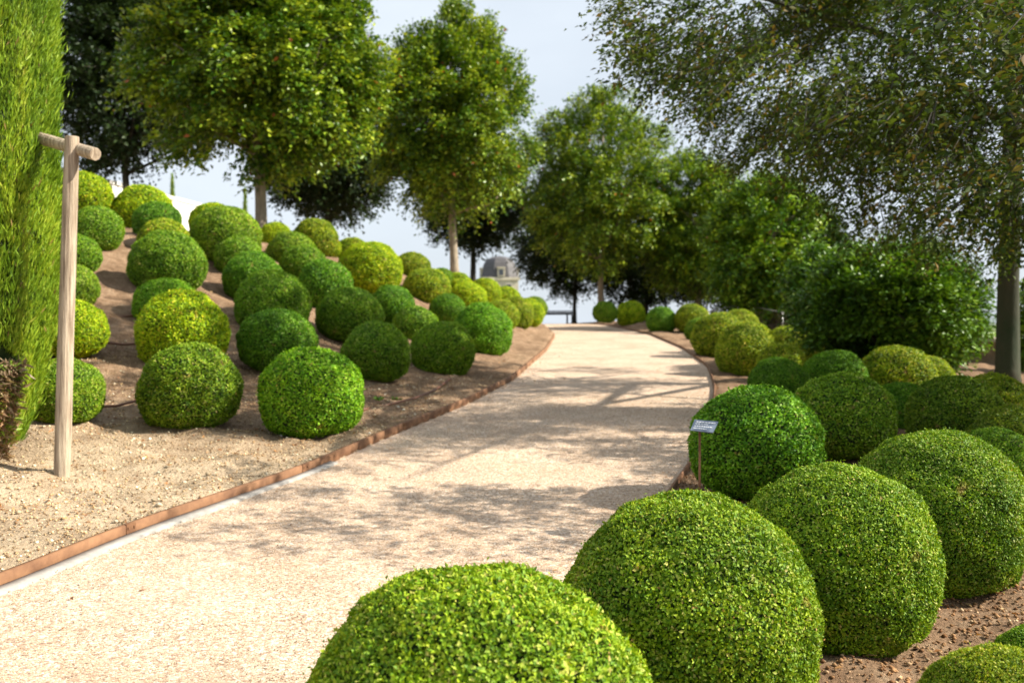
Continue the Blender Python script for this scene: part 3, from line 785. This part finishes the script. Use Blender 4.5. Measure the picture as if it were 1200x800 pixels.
for jy in (4.4, 6.3, 8.2, 10.4, 12.9, 15.6, 18.4):
    dx = float(EL(jy + .2) - EL(jy - .2)) / .4; rot = Matrix.Rotation(-math.atan(dx), 3, 'Z')
    mb = MB(); c_ = Vector((float(EL(jy)), jy, float(P(jy)) + .04)); mb.box(c_ + rot @ Vector((.008, 0, 0)), (.018, .09, .072), rot)
    for k_ in (-.028, .028): mb.box(c_ + rot @ Vector((.019, k_, .01)), (.008, .014, .014), rot)
    mb.build('joint_plate', RUST, o)
tag(o, 'rusty orange steel edging holding the soil of the left slope along the gravel', 'edging', 'rusty edgings along the path')
o = ribbon(ER, -3, 60, .2, [(-.008, -.08), (-.008, .045), (.012, .045), (.012, -.08)], 'steel_edging', RUST)
tag(o, 'thin dark rusty edging along the right bed, curving up to the farthest balls', 'edging', 'rusty edgings along the path')
o = ribbon(EL, -3, 8.7, .12, [(.0135, -.05), (.0135, .018), (.085, .010), (.10, -.05)], 'concrete_footing', CONC, jit=.06)
tag(o, 'pale concrete strip at the foot of the left rusty edging, only on its near stretch', 'kerb footing')

def hose(pxs, label):
    pts = []
    for (a_, b_) in pxs:
        x, t = ground_hit(a_, b_); pts.append(Vector((x, t, Gf(x, t) + .03)))
    fine = []
    for i in range(len(pts) - 1):
        for k in range(8):
            u = k / 8; p = pts[i].lerp(pts[i + 1], u)
            p.z = Gf(p.x, p.y) + .035; p.y += .03 * math.sin((i + u) * 1.7); fine.append(p)
    fine.append(pts[-1])
    mb = MB(); mb.tube(fine, .014, 8)
    o = mb.build('drip_hose', HOSE, smooth=True); tag(o, label, 'hose', 'brown drip hoses between the balls')
hose([(424, 484), (455, 478), (485, 470), (510, 460), (528, 446)], 'brown drip hose on dark soil between the bright mound ball and the shaded front balls')
hose([(112, 481), (135, 480), (150, 476), (166, 472)], 'short piece of brown hose crossing the gully between its two lowest balls')
hose([(124, 405), (145, 407), (162, 406)], 'brown hose across the gully at the height of the gold-topped ball')
hose([(122, 372), (140, 374), (158, 373)], 'uppermost brown hose crossing the gully below the large dark ball')

lx, lt = at(820, 500, 6.3).x, 6.3; lg = Gf(lx, lt); pz = at(825, 499, 6.3).z
lb = empty('plant_label', (lx, lt, lg), 'small blue-grey plant label on a thin rusty stake before the vivid green ball', 'plant label')
mb = MB(); mb.box((0, 0, (pz - lg) / 2 - .08), (.014, .006, pz - lg + .14)); mb.build('stake', RUST, lb)
C4 = [at(814, 491.5, 6.34), at(842, 494, 6.30), at(835.5, 507, 6.20), at(809, 504, 6.24)]
org = Vector((lx, lt, lg)); C4 = [c - org for c in C4]; nrm_ = (C4[1] - C4[0]).cross(C4[3] - C4[0]).normalized()
if nrm_.y > 0: nrm_ = -nrm_
mb = MB(); mb.add([c + nrm_ * .002 for c in C4] + [c - nrm_ * .003 for c in C4], [(0, 1, 2, 3), (7, 6, 5, 4), (0, 4, 5, 1), (1, 5, 6, 2), (2, 6, 7, 3), (3, 7, 4, 0)])
pl = mb.build('plate', SLATE, lb)
mb = MB(); lr = random.Random(5)
for row, (u0, u1) in enumerate([(.12, .9), (.1, .6), (.1, .85), (.1, .7)]):
    v = .16 + row * .2; u = u0
    while u < u1:
        w_ = lr.uniform(.04, .11); hh = .05 if row else .08
        q = [C4[0].lerp(C4[1], uu).lerp(C4[3].lerp(C4[2], uu), vv) + nrm_ * .0035 for uu, vv in ((u, v), (u + w_, v), (u + w_, v + hh), (u, v + hh))]
        mb.add(q, [(0, 1, 2, 3)]); u += w_ + .03
mb.build('lettering', WHITE, pl)

# ------------------------------------------------------------------ stones, clods, pebbles, litter, weeds
def stones(name, mat, xy, size, seed, label, lift=.25, zfun=G, tint=(1, 1, 1), rel_=True):
    rng = np.random.default_rng(seed); n = len(xy)
    z = zfun(xy[:, 0], xy[:, 1])
    base = np.array([[1, 0, 0], [-1, 0, 0], [0, 1, 0], [0, -1, 0], [0, 0, 1], [0, 0, -1]], float)
    fc = np.array([[0, 2, 4], [2, 1, 4], [1, 3, 4], [3, 0, 4], [2, 0, 5], [1, 2, 5], [3, 1, 5], [0, 3, 5]])
    v = base[None] * rng.uniform(.6, 1.1, (n, 6, 1)) + rng.normal(size=(n, 6, 3)) * .12
    v[:, :, 2] *= .7
    a = rng.uniform(0, 6.28, n); ca, sa = np.cos(a)[:, None], np.sin(a)[:, None]
    vx = v[:, :, 0] * ca - v[:, :, 1] * sa; vy = v[:, :, 0] * sa + v[:, :, 1] * ca
    v = np.stack([vx, vy, v[:, :, 2]], -1) * size[:, None, None] * .5
    v = v + np.stack([xy[:, 0], xy[:, 1], z + size * lift], -1)[:, None, :]
    Fc = (np.arange(n)[:, None, None] * 6 + fc[None]).reshape(-1, 3)
    me = np_mesh(name, v.reshape(-1, 3), Fc, {'rnd': np.repeat(rng.random(n), 6)}); o = link(name, me, [mat]); o.color = (*tint, 1)
    tag(o, label, 'stones', kind='stuff'); return o
def Grel(x, y):
    sl = EL(y) - x; srr = x - ER(y); bed = np.clip(np.maximum(sl, srr) / .12, 0, 1)
    r = (.035 * vnoise(x * 2.1, y * 2.1, seed=5) + .022 * vnoise(x * 5.3, y * 5.3, seed=6) + .014 * vnoise(x * 11, y * 11, seed=7)) * bed
    return G(x, y) + r + np.where(sl > .5, .05 * vnoise(x * .8, y * 1.6, seed=9), 0)
rs = np.random.default_rng(77)
def scatter(n, y0, y1, side, wmax, pw=1.4):
    y = y0 + (y1 - y0) * rs.random(n) ** pw
    s = rs.uniform(.03, wmax, n)
    x = EL(y) - s if side < 0 else ER(y) + s
    return np.stack([x, y], -1)
def sizes(n, a, b): return a + (b - a) * rs.random(n) ** 3
q = scatter(60000, 4, 15, -1, 4.5); stones('soil_stones', CLOD, q, sizes(len(q), .004, .03), 1, 'scattered stones and clods on the pale soil of the left slope', zfun=Grel, tint=(1.7, 1.75, 1.75))
q = scatter(1500, 4, 14, -1, 4.5); stones('soil_stones', PEB, q, sizes(len(q), .015, .055), 9, 'pale flints scattered over the left slope soil', zfun=Grel)
q = scatter(80000, 2, 10, 1, 4.5, 1.8); stones('soil_clods', CLOD, q, sizes(len(q), .004, .034), 2, 'reddish clods of soil between the balls of the right bed', zfun=Grel, tint=(1.15, .95, .82))
yp = 2.2 + 11 * rs.random(90000) ** 1.5; xp = EL(yp) + .1 + (ER(yp) - EL(yp) - .12) * rs.random(90000)
keep = xp > -6; q = np.stack([xp, yp], -1)[keep]
stones('path_pebbles', PEB, q, .004 + .008 * rs.random(len(q)) ** 2, 3, 'loose cream pebbles lying on the path surface', lift=.2, zfun=lambda x, y: P(y) + .002, tint=(.92, .86, .83))
def litter(n, y0, y1, side, wmax, label, seed, mat=LITTER, lo=.02, hi=.05):
    rng = np.random.default_rng(seed); q = scatter(n, y0, y1, side, wmax)
    z = Grel(q[:, 0], q[:, 1]) + .012
    pos = np.stack([q[:, 0], q[:, 1], z], -1); ax = rng.normal(size=(n, 3)); ax[:, 2] = np.abs(ax[:, 2]) * .25
    nr = np.array([0, 0, 1.]) + rng.normal(size=(n, 3)) * .35; ln = rng.uniform(lo, hi, n)
    V, Fc, R = leaves(pos, ax, nr, ln, ln * .5, rng.random(n))
    tag(link('leaf_litter', np_mesh('leaf_litter', V, Fc, {'rnd': R}), [mat]), label, 'leaf litter', kind='stuff')
litter(2600, 2.2, 14, 1, 4.5, 'dry orange and brown leaves fallen on the right bed', 21)
litter(1500, 6, 18, -1, 5, 'dry leaves fallen between the balls of the left slope', 22)
rl = np.random.default_rng(31); nl = 260; yl = 4 + 18 * rl.random(nl); el = rl.random(nl) ** 2.2 * .9 + .12
xl = np.where(rl.random(nl) < .5, EL(yl) + el, ER(yl) - el); al = rl.normal(size=(nl, 3)); al[:, 2] = np.abs(al[:, 2]) * .2; ln_ = rl.uniform(.02, .045, nl)
LV_, LF_, LR_ = leaves(np.stack([xl, yl, P(yl) + .008], -1), al, np.array([0, 0, 1.]) + rl.normal(size=(nl, 3)) * .3, ln_, ln_ * .5, rl.random(nl))
tag(link('leaf_litter', np_mesh('leaf_litter', LV_, LF_, {'rnd': LR_}), [LITTER]), 'few dry leaves lying along both sides of the gravel path', 'leaf litter', kind='stuff')
def weed(px, py, label, s=.05, seed=1):
    x, t = ground_hit(px, py); rng = np.random.default_rng(seed); n = 26
    a = rng.uniform(0, 6.28, n); ax = np.stack([np.cos(a), np.sin(a), rng.uniform(.2, 1.2, n)], -1)
    pos = np.stack([rng.normal(size=n) * .03, rng.normal(size=n) * .03, np.full(n, .0)], -1) + np.array([x, t, Gf(x, t) + .02])
    V, Fc, R = leaves(pos, ax, np.tile([0, 0, 1.], (n, 1)) + rng.normal(size=(n, 3)) * .2, s * rng.uniform(.7, 1.6, n), np.full(n, s * .55), rng.random(n))
    tag(link('weed', np_mesh('weed', V, Fc, {'rnd': R}), [LAUREL]), label, 'weed', 'small weeds in the left soil')
weed(444, 471, 'small green weed sprouting left of its twin above the drip hose', .055, 1)
weed(464, 471, 'small green weed sprouting right of its twin above the drip hose', .05, 2)

# ------------------------------------------------------------------ skyline: white wall, pavilion, bench, parapet
wl = empty('garden_wall', (-13.6, 32, Gf(-13.6, 32)), 'long sunlit white wall seen in pieces behind the topmost balls at the upper left', 'wall')
zt = at(60, 193, 30).z
A = Vector((-15.2, 22)); B = Vector((-12.4, 41.5)); o0 = wl.location
d = (B - A).normalized(); nrm2 = Vector((d.y, -d.x)); L_ = (B - A).length
def wallbox(mb, u0, u1, z0, z1, th):
    v = []
    for z in (z0, z1):
        for u, s in ((u0, -1), (u1, -1), (u1, 1), (u0, 1)):
            p = A + d * u + nrm2 * s * th / 2; v.append((p.x - o0.x, p.y - o0.y, z - o0.z))
    mb.add(v, [(3, 2, 1, 0), (4, 5, 6, 7), (0, 1, 5, 4), (1, 2, 6, 5), (2, 3, 7, 6), (3, 0, 4, 7)])
mb = MB(); wallbox(mb, 0, L_, 1.5, zt - .12, .4); mb.build('masonry', LIME, wl)
mb = MB(); wallbox(mb, -.05, L_ + .05, zt - .117, zt, .5); mb.build('coping', LIME, wl)

pxx, pyy = at(585, 400, 110).x, 110.0; s_ = 110 / F
pg = Gf(pxx, pyy)
pv = empty('pavilion', (pxx, pyy, pg), 'distant cream pavilion with domed dark slate roof on the skyline left of the path end', 'building', rz=.12)
ze = at(585, 328, 110).z - pg; ztop = at(585, 303, 110).z - pg; hw = 20 * s_
mb = MB(); mb.box((0, 0, ze / 2 - .4), (2 * hw, 2 * hw, ze + .8)); mb.build('wall', TUFF, pv)
mb = MB(); mb.box((0, 0, ze + .06), (2 * hw + .35, 2 * hw + .35, .3)); mb.build('cornice', TUFF, pv)
prof = [(1.08, .0), (1.06, .12), (1.0, .3), (.95, .5), (.86, .7), (.7, .87), (.45, .97), (.3, 1.0), (0, 1.03)]
V = []; Fq = []
for (r_, h_) in prof:
    for i in range(8):
        a_ = math.pi / 8 + i * math.pi / 4; c_ = 1.0
        # square plan with cut corners
        vx, vy = math.cos(a_), math.sin(a_); m_ = max(abs(vx), abs(vy)); V.append((vx / m_ * hw * r_, vy / m_ * hw * r_, ze + .215 + (ztop - ze) * h_))
for j in range(len(prof) - 1):
    for i in range(8): Fq.append((j * 8 + i, j * 8 + (i + 1) % 8, (j + 1) * 8 + (i + 1) % 8, (j + 1) * 8 + i))
mb = MB(); mb.add(V, Fq); rf = mb.build('roof', ROOF, pv)
for sx_ in (-1, 1):
    for (ax_, ay_) in ((0, -1), (-1, 0), (1, 0)):
        for z_ in (ze - 1.3, ze - 4.6):
            off = sx_ * hw * .45
            if ax_ == 0: c_ = (off, ay_ * (hw + .01), z_); dd = (.75, .16, 1.7); gd = (.55, .1, 1.5); c2 = (off, ay_ * (hw + .05), z_)
            else: c_ = (ax_ * (hw + .01), off, z_); dd = (.16, .75, 1.7); gd = (.1, .55, 1.5); c2 = (ax_ * (hw + .05), off, z_)
            mb = MB(); mb.box(c_, dd); w_ = mb.build('window', TUFF, pv); mb = MB(); mb.box(c2, gd); mb.build('pane', GLASS, w_)
for k in range(4):
    a_ = k * math.pi / 2 - math.pi / 2; c_ = Vector((math.cos(a_), math.sin(a_), 0)) * hw * 1.0 + Vector((0, 0, ze + .75))
    mb = MB(); rt = Matrix.Rotation(a_, 3, 'Z'); mb.box(c_, (.5, .8, .9), rt); mb.box(c_ + Vector((0, 0, .5)), (.6, .95, .12), rt); dm = mb.build('dormer', TUFF, pv)
    mb = MB(); mb.box(c_ + rt @ Vector((.25, 0, 0)), (.05, .5, .62), rt); mb.build('pane', GLASS, dm)
mb = MB(); mb.tube([(0, 0, ztop + .3), (0, 0, ztop + .55)], [.05, .01], 6); mb.build('finial', LEAD, pv)

# bench beyond the crest of the path
bt = 39.5; bx_ = at(648, 400, bt).x; bg = float(P(bt)) if EL(bt) < bx_ < ER(bt) else Gf(bx_, bt)
be = empty('bench', (bx_, bt, bg), 'dark bench with slatted back standing where the path meets the sky', 'bench', rz=-.5)
hb = at(648, 369, bt).z - bg
mb = MB()
for k in range(4): mb.box((0, -.12 + k * .1, .44), (1.5, .08, .03))
mb.build('seat', IRON, be)
mb = MB()
for k in range(3): mb.box((0, .26 + .02 * k, .56 + (hb - .56) * (k + .5) / 3), (1.5, .025, (hb - .56) / 3 * .7))
mb.build('backrest', IRON, be)
for sx_ in (-.7, .7):
    for (yy_, hh_) in ((-.16, .43), (.30, hb)):
        mb = MB(); mb.box((sx_, yy_, hh_ / 2 - .1), (.05, .05, hh_ + .2)); mb.build('leg', IRON, be)

# low parapet on the terrace edge with a handrail
pe = empty('parapet', (float(XE(20)) - .4, 20, Gf(float(XE(20)) - .4, 20)), 'low tan stone parapet with thin pale rail left of the thick trunk', 'parapet')
o0 = Vector(pe.location); ys = np.arange(12, 50, .5); V = []; 
for y in ys:
    xe = float(XE(y)) - .4; dx = float(XE(y + .5) - XE(y - .5)); n_ = Vector((1, -dx)).normalized(); g = Gf(xe - .2, y)
    for (o_, h_) in ((-.2, -.4), (-.2, .40), (-.24, .402), (-.24, .5), (.24, .5), (.24, .402), (.2, .40), (.2, -1.5)):
        V.append((xe + n_.x * o_ - o0.x, y + n_.y * o_ - o0.y, g + h_ - o0.z))
k = 8; Q = np.array([(j * k + i, j * k + (i + 1) % k, (j + 1) * k + (i + 1) % k, (j + 1) * k + i) for j in range(len(ys) - 1) for i in range(k)])
link('masonry', np_mesh('masonry', np.array(V), Q), [STONE], pe)
mb = MB(); pr = []
for y in np.arange(12, 50, .5):
    xe = float(XE(y)) - .4; pr.append((xe - .9 - o0.x, y - .6 - o0.y, Gf(xe - .9, y) + .62 - o0.z))
mb.tube(pr, .016, 6); mb.build('rail', GALV, pe, smooth=True)
for i in range(0, len(pr), 5):
    mb = MB(); mb.tube([(pr[i][0], pr[i][1], pr[i][2] - .75), (pr[i][0], pr[i][1], pr[i][2])], .016, 6); mb.build('rail_post', GALV, pe, smooth=True)

# ------------------------------------------------------------------ light, sky, camera
EL_S = math.radians(37); AZ = math.radians(94)    # azimuth clockwise from +Y
sd = Vector((math.sin(AZ) * math.cos(EL_S), math.cos(AZ) * math.cos(EL_S), math.sin(EL_S)))
sun = bpy.data.lights.new('sun', 'SUN'); sun.energy = 5.0; sun.angle = math.radians(.55); sun.color = (1, .93, .80)
so = bpy.data.objects.new('sun', sun); COL.objects.link(so); so.rotation_euler = (-sd).to_track_quat('-Z', 'Y').to_euler()
W = bpy.data.worlds.new('World'); scene.world = W; W.use_nodes = True; nt = W.node_tree; nt.nodes.clear(); L = nt.links
out = nt.nodes.new('ShaderNodeOutputWorld'); bg = nt.nodes.new('ShaderNodeBackground'); sky = nt.nodes.new('ShaderNodeTexSky')
sky.sky_type = 'NISHITA'; sky.sun_disc = False; sky.sun_elevation = EL_S; sky.sun_rotation = AZ; sky.altitude = 50; sky.air_density = 1.0; sky.dust_density = 2.0; sky.ozone_density = 1.2
tc = nt.nodes.new('ShaderNodeTexCoord'); mp = nt.nodes.new('ShaderNodeMapping'); mp.inputs['Scale'].default_value = (1, 1, 2.6); L.new(tc.outputs['Generated'], mp.inputs[0])
cn = nt.nodes.new('ShaderNodeTexNoise'); cn.inputs['Scale'].default_value = 1.9; cn.inputs['Detail'].default_value = 7; cn.inputs['Roughness'].default_value = .5; L.new(mp.outputs[0], cn.inputs['Vector'])
cr = ramp(nt, [(.28, (.62, .62, .62)), (.62, (.93, .93, .93))]); L.new(cn.outputs['Fac'], cr.inputs[0])
cl = mixrgb(nt, sky.outputs[0], (8.2, 9.0, 9.9), cr.outputs[0])
L.new(cl, bg.inputs[0]); bg.inputs[1].default_value = .05; L.new(bg.outputs[0], out.inputs[0])

cam = bpy.data.cameras.new('camera'); co = bpy.data.objects.new('camera', cam); COL.objects.link(co); scene.camera = co
co.location = (0, 0, CAMZ); co.rotation_euler = (math.pi / 2 - PITCH, 0, 0)
cam.sensor_width = 36; cam.sensor_fit = 'HORIZONTAL'; cam.lens = 36 * F / 1200; cam.clip_end = 9000; cam.clip_start = .05
cam.dof.use_dof = True; cam.dof.focus_distance = 4.3; cam.dof.aperture_fstop = 2.8
vs = scene.view_settings; vs.view_transform = 'Standard'; vs.look = 'None'; vs.gamma = 1; vs.exposure = 1.12; vs.use_curve_mapping = False
try:
    scene.cycles.max_bounces = 6; scene.cycles.diffuse_bounces = 3; scene.cycles.glossy_bounces = 2; scene.cycles.transmission_bounces = 3
    scene.cycles.use_denoising = True
except Exception: pass
for b_ in BALLS: print('BALL %.2f %.2f r=%.2f %s' % b_)
